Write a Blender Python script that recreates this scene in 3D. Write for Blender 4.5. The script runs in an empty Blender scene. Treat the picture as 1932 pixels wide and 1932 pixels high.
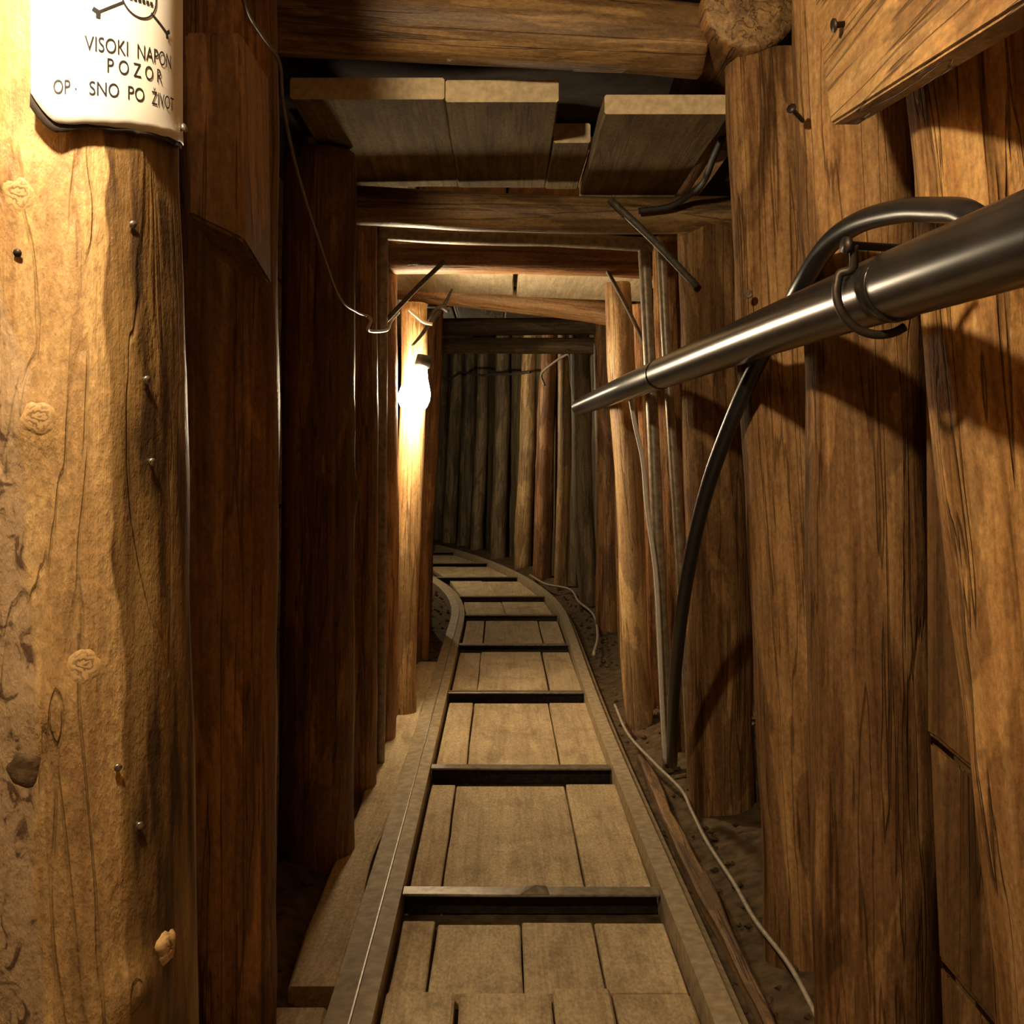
import bpy, bmesh, math, random
from mathutils import Vector, Matrix, noise, Quaternion

# ------------------------------------------------------------------ camera, world, exposure
F, CX, CY, ZC = 2080.0, 945.0, 866.0, 1.06      # focal length and principal point (1932 px frame), eye height
scene = bpy.context.scene
COL = scene.collection
cam = bpy.data.cameras.new('camera')
cam.sensor_width = 36.0
cam.lens = F / 1932.0 * 36.0
cam.shift_x = (966.0 - CX) / 1932.0
cam.shift_y = -(966.0 - CY) / 1932.0
cam.clip_start = 0.02
camo = bpy.data.objects.new('camera', cam)
COL.objects.link(camo)
camo.location = (0, 0, ZC)
camo.rotation_euler = (math.pi / 2, 0, 0)
scene.camera = camo
world = bpy.data.worlds.new('world')
scene.world = world
world.use_nodes = True
world.node_tree.nodes['Background'].inputs[0].default_value = (0.55, 0.45, 0.5, 1)
world.node_tree.nodes['Background'].inputs[1].default_value = 0.004
vs = scene.view_settings
vs.view_transform = 'Standard'
vs.look = 'None'
vs.gamma = 1.0
vs.use_curve_mapping = False
vs.exposure = 0.15
LAMP_NEAR = 1450.0       # bulb beside the camera, out of frame
LAMP_FAR = 215.0        # bulb in view
LAMP_BEND = 800.0        # bulb round the bend, hidden by the left wall
WARM = (1.0, 0.78, 0.48)

rnd = random.Random(7)


def at(px, py, Y):
    return Vector(((px - CX) / F * Y, Y, ZC + (CY - py) / F * Y))


# ------------------------------------------------------------------ materials
def newmat(name):
    m = bpy.data.materials.new(name)
    m.use_nodes = True
    nt = m.node_tree
    return m, nt, nt.nodes, nt.links, nt.nodes['Principled BSDF']


def ramp(N, stops):
    r = N.new('ShaderNodeValToRGB')
    e = r.color_ramp.elements
    e[0].position, e[0].color = stops[0][0], (*stops[0][1], 1)
    e[1].position, e[1].color = stops[-1][0], (*stops[-1][1], 1)
    for p, c in stops[1:-1]:
        k = e.new(p)
        k.color = (*c, 1)
    return r


def wood(name, dark, mid, light, axis=2, rough=0.55, fine=1.0, bump=0.5, var=0.35, dirt=(0.05, 0.03, 0.02), dirt_amt=0.35, spec=0.4, crack=0.6, patch=0.45, crack_along=0.9, crack_dist=0.4):
    """grain runs along the local axis; every object gets its own offset and tone"""
    m, nt, N, L, P = newmat(name)
    tc = N.new('ShaderNodeTexCoord')
    oi = N.new('ShaderNodeObjectInfo')
    off = N.new('ShaderNodeVectorMath'); off.operation = 'MULTIPLY_ADD'
    comb = N.new('ShaderNodeCombineXYZ')
    for i in range(3):
        L.new(oi.outputs['Random'], comb.inputs[i])
    L.new(comb.outputs[0], off.inputs[0])
    off.inputs[1].default_value = (13.1, 7.7, 5.3)
    L.new(tc.outputs['Object'], off.inputs[2])

    def mapped(across, along):
        mp = N.new('ShaderNodeMapping')
        s = [across] * 3
        s[axis] = along
        mp.inputs['Scale'].default_value = s
        L.new(off.outputs[0], mp.inputs[0])
        return mp

    def nz(mp, detail, rgh=0.6, dist=0.0):
        n = N.new('ShaderNodeTexNoise')
        n.inputs['Scale'].default_value = 1.0
        n.inputs['Detail'].default_value = detail
        n.inputs['Roughness'].default_value = rgh
        n.inputs['Distortion'].default_value = dist
        L.new(mp.outputs[0], n.inputs['Vector'])
        return n
    grain = nz(mapped(55 * fine, 2.2 * fine), 5, 0.65, 0.6)
    broad = nz(mapped(11 * fine, 1.6 * fine), 3, 0.55, 1.0)
    blot = nz(mapped(9, 6), 5, 0.7)
    mix = N.new('ShaderNodeMath'); mix.operation = 'MULTIPLY_ADD'
    L.new(grain.outputs['Fac'], mix.inputs[0]); mix.inputs[1].default_value = 0.55
    mul = N.new('ShaderNodeMath'); mul.operation = 'MULTIPLY'
    L.new(broad.outputs['Fac'], mul.inputs[0]); mul.inputs[1].default_value = 0.45
    L.new(mul.outputs[0], mix.inputs[2])
    rp = ramp(N, [(0.36, dark), (0.5, mid), (0.66, light)])
    L.new(mix.outputs[0], rp.inputs[0])
    # stains and dirt
    drp = ramp(N, [(0.5, (0, 0, 0)), (0.72, (1, 1, 1))])
    L.new(blot.outputs['Fac'], drp.inputs[0])
    dm = N.new('ShaderNodeMix'); dm.data_type = 'RGBA'
    da = N.new('ShaderNodeMath'); da.operation = 'MULTIPLY'; da.inputs[1].default_value = dirt_amt
    L.new(drp.outputs[0], da.inputs[0]); L.new(da.outputs[0], dm.inputs[0])
    L.new(rp.outputs[0], dm.inputs[6]); dm.inputs[7].default_value = (*dirt, 1)
    # drying cracks along the grain and a paler, peeled patchwork
    ckn = nz(mapped(26 * fine, crack_along * fine), 3, 0.5, crack_dist)
    c1 = N.new('ShaderNodeMath'); c1.operation = 'SUBTRACT'; c1.inputs[1].default_value = 0.53
    c2 = N.new('ShaderNodeMath'); c2.operation = 'ABSOLUTE'
    c3 = N.new('ShaderNodeMapRange'); c3.inputs[1].default_value = 0.004; c3.inputs[2].default_value = 0.016
    c3.inputs[3].default_value = crack; c3.clamp = True; c3.inputs[4].default_value = 0.0
    L.new(ckn.outputs['Fac'], c1.inputs[0]); L.new(c1.outputs[0], c2.inputs[0]); L.new(c2.outputs[0], c3.inputs[0])
    spk = nz(mapped(150, 70), 3, 0.7)
    ptn = nz(mapped(8, 1.8), 4, 0.6, 0.8)
    ptr = ramp(N, [(0.50, (1 - patch * 0.5,) * 3), (0.535, (1 + patch * 0.55, 1 + patch * 0.62, 1 + patch * 0.5))])
    L.new(ptn.outputs['Fac'], ptr.inputs[0])
    pm = N.new('ShaderNodeMix'); pm.data_type = 'RGBA'; pm.blend_type = 'MULTIPLY'; pm.inputs[0].default_value = 1.0
    L.new(dm.outputs[2], pm.inputs[6]); L.new(ptr.outputs[0], pm.inputs[7])
    sr = ramp(N, [(0.3, (0.70, 0.70, 0.72)), (0.7, (1.25, 1.22, 1.18))])
    L.new(spk.outputs['Fac'], sr.inputs[0])
    pm2 = N.new('ShaderNodeMix'); pm2.data_type = 'RGBA'; pm2.blend_type = 'MULTIPLY'; pm2.inputs[0].default_value = 1.0
    L.new(pm.outputs[2], pm2.inputs[6]); L.new(sr.outputs[0], pm2.inputs[7])
    cm = N.new('ShaderNodeMix'); cm.data_type = 'RGBA'
    L.new(c3.outputs[0], cm.inputs[0]); L.new(pm2.outputs[2], cm.inputs[6]); cm.inputs[7].default_value = (dark[0] * .35, dark[1] * .35, dark[2] * .35, 1)
    hsv = N.new('ShaderNodeHueSaturation')
    vr = N.new('ShaderNodeMapRange')
    vr.inputs[3].default_value = 1 - var; vr.inputs[4].default_value = 1 + var * 0.7
    L.new(oi.outputs['Random'], vr.inputs[0]); L.new(vr.outputs[0], hsv.inputs['Value'])
    L.new(cm.outputs[2], hsv.inputs['Color'])
    L.new(hsv.outputs[0], P.inputs['Base Color'])
    P.inputs['Roughness'].default_value = rough
    P.inputs['Specular IOR Level'].default_value = spec
    bp = N.new('ShaderNodeBump'); bp.inputs['Strength'].default_value = bump; bp.inputs['Distance'].default_value = 0.006
    hm = N.new('ShaderNodeMath'); hm.operation = 'SUBTRACT'
    hs = N.new('ShaderNodeMath'); hs.operation = 'MULTIPLY_ADD'; hs.inputs[1].default_value = 0.35
    L.new(spk.outputs['Fac'], hs.inputs[0]); L.new(mix.outputs[0], hs.inputs[2])
    L.new(hs.outputs[0], hm.inputs[0]); L.new(c3.outputs[0], hm.inputs[1])
    L.new(hm.outputs[0], bp.inputs['Height'])
    L.new(bp.outputs[0], P.inputs['Normal'])
    return m


def plain(name, col, rough=0.5, metal=0.0, noise_amt=0.25, scale=30, bump=0.15, spec=0.5, col2=None):
    m, nt, N, L, P = newmat(name)
    tc = N.new('ShaderNodeTexCoord')
    n = N.new('ShaderNodeTexNoise'); n.inputs['Scale'].default_value = scale; n.inputs['Detail'].default_value = 5
    L.new(tc.outputs['Object'], n.inputs['Vector'])
    c2 = col2 if col2 else tuple(c * (1 - noise_amt) for c in col)
    rp = ramp(N, [(0.35, c2), (0.65, col)])
    L.new(n.outputs['Fac'], rp.inputs[0]); L.new(rp.outputs[0], P.inputs['Base Color'])
    P.inputs['Roughness'].default_value = rough; P.inputs['Metallic'].default_value = metal
    P.inputs['Specular IOR Level'].default_value = spec
    bp = N.new('ShaderNodeBump'); bp.inputs['Strength'].default_value = bump; bp.inputs['Distance'].default_value = 0.003
    L.new(n.outputs['Fac'], bp.inputs['Height']); L.new(bp.outputs[0], P.inputs['Normal'])
    return m


def emit(name, col, strength):
    m, nt, N, L, P = newmat(name)
    P.inputs['Base Color'].default_value = (0.9, 0.88, 0.82, 1)
    P.inputs['Emission Color'].default_value = (*col, 1)
    P.inputs['Emission Strength'].default_value = strength
    return m


M_POST = wood('post_wood', (0.09, 0.042, 0.018), (0.235, 0.12, 0.048), (0.40, 0.22, 0.09), 2, 0.5, 1.0, 0.6, 0.2, spec=0.22)
M_BEAM = wood('beam_wood', (0.11, 0.055, 0.022), (0.25, 0.14, 0.055), (0.38, 0.23, 0.10), 2, 0.5, 1.0, 0.6, 0.2)
M_PALE = wood('pale_pole_wood', (0.24, 0.13, 0.055), (0.46, 0.29, 0.13), (0.60, 0.42, 0.21), 2, 0.5, 1.0, 0.5, 0.12, dirt_amt=0.25)
M_GREY = wood('grey_pole_wood', (0.09, 0.06, 0.03), (0.21, 0.15, 0.085), (0.33, 0.25, 0.14), 2, 0.65, 1.0, 0.6, 0.3)
M_RED = wood('reddish_pole_wood', (0.16, 0.06, 0.025), (0.36, 0.18, 0.075), (0.50, 0.28, 0.13), 2, 0.55, 1.0, 0.5, 0.1)
M_SPLIT = wood('splintered_wood', (0.10, 0.045, 0.018), (0.34, 0.18, 0.07), (0.52, 0.32, 0.14), 2, 0.6, 0.85, 1.0, 0.05, dirt_amt=0.2, spec=0.03)
M_PLANKY = wood('board_wood', (0.13, 0.088, 0.038), (0.215, 0.15, 0.068), (0.29, 0.21, 0.10), 1, 0.9, 0.9, 0.4, 0.12, patch=0.15, crack=0.3, spec=0.08)
M_BOARDV = wood('sawn_board_wood', (0.13, 0.065, 0.025), (0.28, 0.15, 0.06), (0.40, 0.24, 0.10), 2, 0.6, 0.9, 0.5, 0.15)
M_GREYB = wood('grey_board_wood', (0.08, 0.06, 0.03), (0.17, 0.13, 0.075), (0.26, 0.20, 0.12), 2, 0.75, 0.8, 0.5, 0.2, spec=0.1)
M_POSTR = wood('pipe_side_post_wood', (0.105, 0.048, 0.020), (0.28, 0.15, 0.064), (0.42, 0.25, 0.115), 2, 0.75, 1.0, 0.6, 0.2, spec=0.03)
M_ORANGE = wood('orange_pole_wood', (0.22, 0.10, 0.04), (0.48, 0.27, 0.11), (0.60, 0.38, 0.18), 2, 0.5, 1.0, 0.5, 0.1)
M_SAWN = wood('pale_sawn_board_wood', (0.52, 0.42, 0.25), (0.70, 0.60, 0.39), (0.80, 0.70, 0.48), 1, 0.75, 0.9, 0.3, 0.06, dirt_amt=0.2, crack=0.2, patch=0.1)
M_LAG = wood('lagging_wood', (0.12, 0.06, 0.025), (0.27, 0.155, 0.065), (0.37, 0.22, 0.10), 1, 0.65, 0.9, 0.5, 0.18)
M_FLOORP = wood('dusty_floor_plank', (0.46, 0.345, 0.20), (0.58, 0.455, 0.275), (0.66, 0.53, 0.33), 1, 0.9, 0.8, 0.3, 0.10, dirt=(0.20, 0.14, 0.075), dirt_amt=0.5, spec=0.15, crack=0.15, patch=0.12)
M_ENDG = plain('sawn_end_grain', (0.74, 0.56, 0.33), 0.8, 0, 0.3, 60, 0.4)
M_KNOT = plain('knot_wood', (0.16, 0.09, 0.045), 0.6, 0, 0.6, 90, 0.6)
M_KNOTP = None
M_SOIL = plain('packed_soil', (0.16, 0.11, 0.06), 0.95, 0, 0.55, 26, 0.9, 0.1)
M_WALL = plain('dark_earth', (0.07, 0.05, 0.035), 0.95, 0, 0.5, 14, 0.9, 0.1)
M_RAIL = plain('dusty_rail_steel', (0.50, 0.39, 0.235), 0.7, 0.1, 0.35, 40, 0.25, 0.4)
M_EDGE = plain('worn_steel_edge', (0.45, 0.40, 0.33), 0.5, 0.7, 0.3, 60, 0.1)
M_STEEL = plain('weathered_steel', (0.33, 0.27, 0.19), 0.42, 0.35, 0.45, 50, 0.2)
M_IRON = plain('dark_iron', (0.06, 0.045, 0.035), 0.5, 0.6, 0.5, 60, 0.3)
M_ROD = plain('grey_iron_rod', (0.14, 0.115, 0.085), 0.6, 0.3, 0.5, 60, 0.3)
M_PIPE = plain('black_glossy_pipe', (0.028, 0.025, 0.024), 0.25, 0.25, 0.35, 18, 0.05, 0.7)
M_HOSE = plain('black_hose_rubber', (0.022, 0.020, 0.020), 0.36, 0, 0.3, 40, 0.05, 0.5)
M_CABLE = plain('pale_cable', (0.46, 0.38, 0.27), 0.5, 0, 0.3, 60, 0.05)
M_WHITEC = plain('white_cable', (0.72, 0.68, 0.60), 0.4, 0, 0.15, 60, 0.02)
M_DARKC = plain('dark_cable', (0.04, 0.033, 0.028), 0.7, 0, 0.3, 60, 0.05)
M_WIRE = plain('thin_wire', (0.22, 0.17, 0.12), 0.4, 0.3, 0.3, 60, 0.05)
M_SIGN = plain('white_sign_enamel', (0.82, 0.79, 0.74), 0.32, 0, 0.06, 8, 0.03)
M_INK = plain('black_sign_ink', (0.02, 0.02, 0.024), 0.5, 0, 0.2, 40, 0.0)
M_RUST = plain('burnt_sign_edge', (0.045, 0.03, 0.02), 0.8, 0, 0.6, 60, 0.4)
M_SOCK = plain('black_lamp_socket', (0.02, 0.018, 0.016), 0.4, 0, 0.3, 40, 0.05)
M_NAIL = plain('bright_nail', (0.5, 0.45, 0.4), 0.35, 0.9, 0.3, 50, 0.1)
M_BULB_N = emit('lit_bulb_near', WARM, LAMP_NEAR)
M_BULB_F = emit('lit_bulb_far', (1.0, 0.80, 0.52), LAMP_FAR)
M_BULB_B = emit('lit_bulb_bend', (1.0, 0.80, 0.52), LAMP_BEND)


def peeled_material():
    """the big near post: peeled pale wood, a darker strip on one side, grey bark on the other"""
    m = wood('peeled_post_wood', (0.38, 0.22, 0.09), (0.60, 0.385, 0.165), (0.70, 0.48, 0.225), 2, 0.5, 0.6, 0.9, 0.0, dirt=(0.28, 0.15, 0.055), dirt_amt=0.5, crack=0.26, patch=0.28, crack_along=2.6, crack_dist=0.5)
    nt = m.node_tree; N = nt.nodes; L = nt.links
    P = N['Principled BSDF']
    src = P.inputs['Base Color'].links[0].from_socket
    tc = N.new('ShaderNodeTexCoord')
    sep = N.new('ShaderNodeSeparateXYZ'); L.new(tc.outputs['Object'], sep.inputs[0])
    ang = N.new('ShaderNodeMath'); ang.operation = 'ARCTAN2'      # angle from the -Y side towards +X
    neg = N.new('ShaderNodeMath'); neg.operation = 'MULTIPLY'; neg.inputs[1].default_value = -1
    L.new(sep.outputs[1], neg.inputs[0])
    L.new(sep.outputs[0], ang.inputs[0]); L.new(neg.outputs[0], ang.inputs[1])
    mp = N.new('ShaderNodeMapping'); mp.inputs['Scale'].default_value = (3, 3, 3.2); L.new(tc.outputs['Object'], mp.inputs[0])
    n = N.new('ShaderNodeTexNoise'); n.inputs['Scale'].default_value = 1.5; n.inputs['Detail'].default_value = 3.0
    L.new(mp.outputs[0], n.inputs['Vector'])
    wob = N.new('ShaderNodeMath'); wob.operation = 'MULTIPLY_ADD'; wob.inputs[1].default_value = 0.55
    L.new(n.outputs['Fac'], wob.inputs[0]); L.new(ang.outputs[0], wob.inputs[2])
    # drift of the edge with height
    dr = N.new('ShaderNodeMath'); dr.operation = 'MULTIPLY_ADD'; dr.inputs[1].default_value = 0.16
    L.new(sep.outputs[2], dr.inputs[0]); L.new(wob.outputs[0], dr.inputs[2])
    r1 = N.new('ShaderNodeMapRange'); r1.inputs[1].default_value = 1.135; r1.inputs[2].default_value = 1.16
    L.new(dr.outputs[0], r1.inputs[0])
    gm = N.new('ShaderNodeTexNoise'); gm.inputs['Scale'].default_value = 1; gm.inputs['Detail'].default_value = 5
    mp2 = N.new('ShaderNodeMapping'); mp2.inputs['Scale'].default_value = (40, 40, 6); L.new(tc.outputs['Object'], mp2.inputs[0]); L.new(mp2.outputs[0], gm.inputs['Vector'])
    drk = ramp(N, [(0.38, (0.05, 0.026, 0.010)), (0.5, (0.17, 0.095, 0.032)), (0.66, (0.29, 0.175, 0.062))])  # darker tones used beyond the wandering edge, towards +X
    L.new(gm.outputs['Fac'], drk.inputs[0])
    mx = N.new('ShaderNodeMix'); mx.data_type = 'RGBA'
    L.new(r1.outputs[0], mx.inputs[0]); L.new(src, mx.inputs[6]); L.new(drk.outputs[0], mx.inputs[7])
    # bark on the far left
    bk = N.new('ShaderNodeMapRange'); bk.inputs[1].default_value = 0.35; bk.inputs[2].default_value = 0.31
    wb2 = N.new('ShaderNodeMath'); wb2.operation = 'MULTIPLY_ADD'; wb2.inputs[1].default_value = 0.5
    L.new(n.outputs['Fac'], wb2.inputs[0]); L.new(ang.outputs[0], wb2.inputs[2])
    hz = N.new('ShaderNodeMath'); hz.operation = 'SUBTRACT'; hz.inputs[1].default_value = 1.17; L.new(sep.outputs[2], hz.inputs[0])
    hz2 = N.new('ShaderNodeMath'); hz2.operation = 'MAXIMUM'; hz2.inputs[1].default_value = 0.0; L.new(hz.outputs[0], hz2.inputs[0])
    ad = N.new('ShaderNodeMath'); ad.operation = 'MULTIPLY_ADD'; ad.inputs[1].default_value = 3.0
    L.new(hz2.outputs[0], ad.inputs[0]); L.new(wb2.outputs[0], ad.inputs[2])
    L.new(ad.outputs[0], bk.inputs[0])
    brk = ramp(N, [(0.36, (0.12, 0.07, 0.04)), (0.44, (0.36, 0.24, 0.13)), (0.62, (0.46, 0.31, 0.17))])
    vor = N.new('ShaderNodeTexNoise'); vor.inputs['Scale'].default_value = 1.0; vor.inputs['Detail'].default_value = 6; vor.inputs['Distortion'].default_value = 1.5
    mp3 = N.new('ShaderNodeMapping'); mp3.inputs['Scale'].default_value = (60, 60, 38); L.new(tc.outputs['Object'], mp3.inputs[0]); L.new(mp3.outputs[0], vor.inputs['Vector']); L.new(vor.outputs['Fac'], brk.inputs[0])
    mx2 = N.new('ShaderNodeMix'); mx2.data_type = 'RGBA'
    L.new(bk.outputs[0], mx2.inputs[0]); L.new(mx.outputs[2], mx2.inputs[6]); L.new(brk.outputs[0], mx2.inputs[7])
    L.new(mx2.outputs[2], P.inputs['Base Color'])
    return m


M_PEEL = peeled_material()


def knot_material():
    m, nt, N, L, P = newmat('whorled_knot_wood')
    tc = N.new('ShaderNodeTexCoord')
    ns_ = N.new('ShaderNodeTexNoise'); ns_.inputs['Scale'].default_value = 70; ns_.inputs['Detail'].default_value = 4
    L.new(tc.outputs['Object'], ns_.inputs['Vector'])
    mp = N.new('ShaderNodeMapping'); mp.inputs['Scale'].default_value = (1, 1, 0.8); L.new(tc.outputs['Object'], mp.inputs[0])
    ln = N.new('ShaderNodeVectorMath'); ln.operation = 'LENGTH'; L.new(mp.outputs[0], ln.inputs[0])
    w = N.new('ShaderNodeMath'); w.operation = 'MULTIPLY_ADD'; w.inputs[1].default_value = 0.036
    L.new(ns_.outputs['Fac'], w.inputs[0]); L.new(ln.outputs['Value'], w.inputs[2])
    k = N.new('ShaderNodeMath'); k.operation = 'MULTIPLY'; k.inputs[1].default_value = 1050; L.new(w.outputs[0], k.inputs[0])
    sn = N.new('ShaderNodeMath'); sn.operation = 'SINE'; L.new(k.outputs[0], sn.inputs[0])
    rp = ramp(N, [(0.05, (0.20, 0.115, 0.055)), (0.5, (0.42, 0.26, 0.11)), (0.9, (0.55, 0.35, 0.15))])
    mr = N.new('ShaderNodeMapRange'); mr.inputs[1].default_value = -1.0; mr.inputs[2].default_value = 0.6; L.new(sn.outputs[0], mr.inputs[0])
    L.new(mr.outputs[0], rp.inputs[0])
    rim = N.new('ShaderNodeMapRange'); rim.inputs[1].default_value = 0.006; rim.inputs[2].default_value = 0.015; L.new(ln.outputs['Value'], rim.inputs[0])
    mx = N.new('ShaderNodeMix'); mx.data_type = 'RGBA'; L.new(rim.outputs[0], mx.inputs[0]); L.new(rp.outputs[0], mx.inputs[6]); mx.inputs[7].default_value = (0.58, 0.37, 0.155, 1)
    L.new(mx.outputs[2], P.inputs['Base Color'])
    P.inputs['Roughness'].default_value = 0.55
    bp = N.new('ShaderNodeBump'); bp.inputs['Strength'].default_value = 0.15; bp.inputs['Distance'].default_value = 0.001
    L.new(mr.outputs[0], bp.inputs['Height']); L.new(bp.outputs[0], P.inputs['Normal'])
    return m


M_KNOTP = knot_material()


# ------------------------------------------------------------------ mesh helpers
def link(name, me, mat, parent=None, smooth=False):
    o = bpy.data.objects.new(name, me)
    COL.objects.link(o)
    mats = mat if isinstance(mat, (list, tuple)) else [mat]
    for mm in mats:
        me.materials.append(mm)
    if smooth:
        for p in me.polygons:
            p.use_smooth = True
    if parent:
        o.parent = parent
    return o


def tag(o, label, cat, group=None, kind=None):
    if label:
        o['label'] = label
    if cat:
        o['category'] = cat
    if group:
        o['group'] = group
    if kind:
        o['kind'] = kind
    return o


def empty(name, loc=(0, 0, 0)):
    o = bpy.data.objects.new(name, None)
    COL.objects.link(o)
    o.location = loc
    o.empty_display_size = 0.05
    return o


def put(child, parent):
    """parent a world-built part (parent has a pure translation/rotation) and keep its place"""
    bpy.context.view_layer.update()
    child.parent = parent
    child.matrix_parent_inverse = parent.matrix_world.inverted()


def pymesh(name, verts, faces):
    me = bpy.data.meshes.new(name)
    me.from_pydata([tuple(v) for v in verts], [], faces)
    me.update()
    return me


def log(name, p0, p1, r0, r1, mat, label=None, cat='post', group=None, seed=None, nseg=22, nlen=30,
        rough=0.035, bend=0.012, knots=(), flats=(), parent=None, capmat=None, profile=None):
    """a natural round log from p0 to p1, local Z along it"""
    p0, p1 = Vector(p0), Vector(p1)
    if seed is None:
        seed = rnd.random() * 100
    d = p1 - p0
    Ln = d.length
    q = Vector((0, 0, 1)).rotation_difference(d.normalized())
    verts, faces = [], []
    ox, oy = seed * 1.7, seed * 0.9
    for j in range(nlen + 1):
        t = j / nlen
        z = t * Ln
        r = r0 + (r1 - r0) * t
        if profile:
            r *= profile(t)
        bx = bend * noise.noise((z * 0.9 + ox, seed, 0.3)) * min(1, 6 * t, 6 * (1 - t))
        by = bend * noise.noise((seed, z * 0.9 + oy, 1.3)) * min(1, 6 * t, 6 * (1 - t))
        for i in range(nseg):
            a = 2 * math.pi * i / nseg
            c, s = math.cos(a), math.sin(a)
            k = 1 + rough * 1.6 * noise.noise((c * 1.3 + seed, s * 1.3, z * 3.0)) + rough * 0.8 * noise.noise((c * 4 + seed, s * 4, z * 7))
            for (fa, fd) in flats:               # hewn flat sides: angle, distance fraction
                ca = math.cos(a - fa)
                if ca > 0.15:
                    k = min(k, fd / ca + 0.01 * noise.noise((c * 6, s * 6, z * 9 + seed)))
            for (ka, kz, kr, kh) in knots:       # swellings
                da = (a - ka + math.pi) % (2 * math.pi) - math.pi
                k += kh * math.exp(-((da * r / kr) ** 2 + ((z - kz) / (kr * 1.3)) ** 2))
            verts.append((bx + r * k * c, by + r * k * s, z))
    for j in range(nlen):
        for i in range(nseg):
            a, b = j * nseg + i, j * nseg + (i + 1) % nseg
            faces.append((a, b, b + nseg, a + nseg))
    nb = len(faces)
    # domed ends
    for (base, zz, up) in ((0, -0.004, False), (nlen * nseg, Ln + 0.006, True)):
        ring = [base + i for i in range(nseg)]
        cx_ = sum(verts[i][0] for i in ring) / nseg
        cy_ = sum(verts[i][1] for i in ring) / nseg
        inner = []
        for i in ring:
            v = verts[i]
            verts.append((cx_ + (v[0] - cx_) * 0.9, cy_ + (v[1] - cy_) * 0.9, zz))
            inner.append(len(verts) - 1)
        verts.append((cx_, cy_, zz))
        cc = len(verts) - 1
        for i in range(nseg):
            a, b = ring[i], ring[(i + 1) % nseg]
            c1, d1 = inner[(i + 1) % nseg], inner[i]
            faces.append((a, b, c1, d1) if up else (b, a, d1, c1))
            faces.append((d1, c1, cc) if up else (c1, d1, cc))
    me = pymesh(name, verts, faces)
    mats = [mat] + ([capmat] if capmat else [])
    o = link(name, me, mats, parent, smooth=True)
    if capmat:
        for k in range(nb, len(me.polygons)):
            me.polygons[k].material_index = 1
    o.location = p0
    o.rotation_mode = 'QUATERNION'
    o.rotation_quaternion = q
    if label:
        tag(o, label, cat, group)
    return o


def slab(name, x0, x1, y0, y1, z0, z1, mat, parent=None, seed=None, jag=0.004, bev=0.004, sk0=0.0, sk1=0.0, nlen=6, tilt=0.0, axis='y', endmat=None):
    """a board running along Y (axis 'y'), X ('x') or Z ('z'): uneven edges, bevelled; sk0/sk1 slide its ends sideways"""
    if seed is None:
        seed = rnd.random() * 100
    verts, faces = [], []
    for j in range(nlen + 1):
        t = j / nlen
        y = y0 + (y1 - y0) * t
        sk = sk0 + (sk1 - sk0) * t
        e0 = jag * noise.noise((seed, y * 4.0, 0.1)); e1 = jag * noise.noise((seed, y * 4.0, 5.1)); dz = 0.6 * jag * noise.noise((seed, y * 2.5, 9.1))
        xa, xb = x0 + e0 + sk, x1 + e1 + sk
        b = bev
        ring = [(xa + b, z0), (xb - b, z0), (xb, z0 + b), (xb, z1 - b), (xb - b, z1), (xa + b, z1), (xa, z1 - b), (xa, z0 + b)]
        for (x, z) in ring:
            zz = z + dz + tilt * (x - (x0 + x1) / 2)
            verts.append((x, y, zz))
    for j in range(nlen):
        for i in range(8):
            a, b_ = j * 8 + i, j * 8 + (i + 1) % 8
            faces.append((a, a + 8, b_ + 8, b_))
    faces.append(tuple(range(8)))
    faces.append(tuple(nlen * 8 + i for i in reversed(range(8))))
    if axis == 'x':
        verts = [(v[1], v[0], v[2]) for v in verts]
        faces = [tuple(reversed(f)) for f in faces]
    elif axis == 'z':
        verts = [(v[0], v[2], v[1]) for v in verts]
        faces = [tuple(reversed(f)) for f in faces]
    # own origin at the middle
    c = Vector((sum(v[0] for v in verts) / len(verts), sum(v[1] for v in verts) / len(verts), min(v[2] for v in verts)))
    me = pymesh(name, [Vector(v) - c for v in verts], faces)
    o = link(name, me, [mat] + ([endmat] if endmat else []))
    if endmat:
        me.polygons[-1].material_index = 1
        me.polygons[-2].material_index = 1
    o.location = c
    if parent:
        put(o, parent)
    return o


def catmull(pts, sub=8):
    pts = [Vector(p) for p in pts]
    if len(pts) < 3:
        return pts
    P = [pts[0] * 2 - pts[1]] + pts + [pts[-1] * 2 - pts[-2]]
    out = []
    for i in range(1, len(P) - 2):
        a, b, c, d = P[i - 1], P[i], P[i + 1], P[i + 2]
        for k in range(sub):
            t = k / sub
            out.append(0.5 * ((2 * b) + (c - a) * t + (2 * a - 5 * b + 4 * c - d) * t * t + (3 * b - a - 3 * c + d) * t ** 3))
    out.append(pts[-1])
    return out


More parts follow.
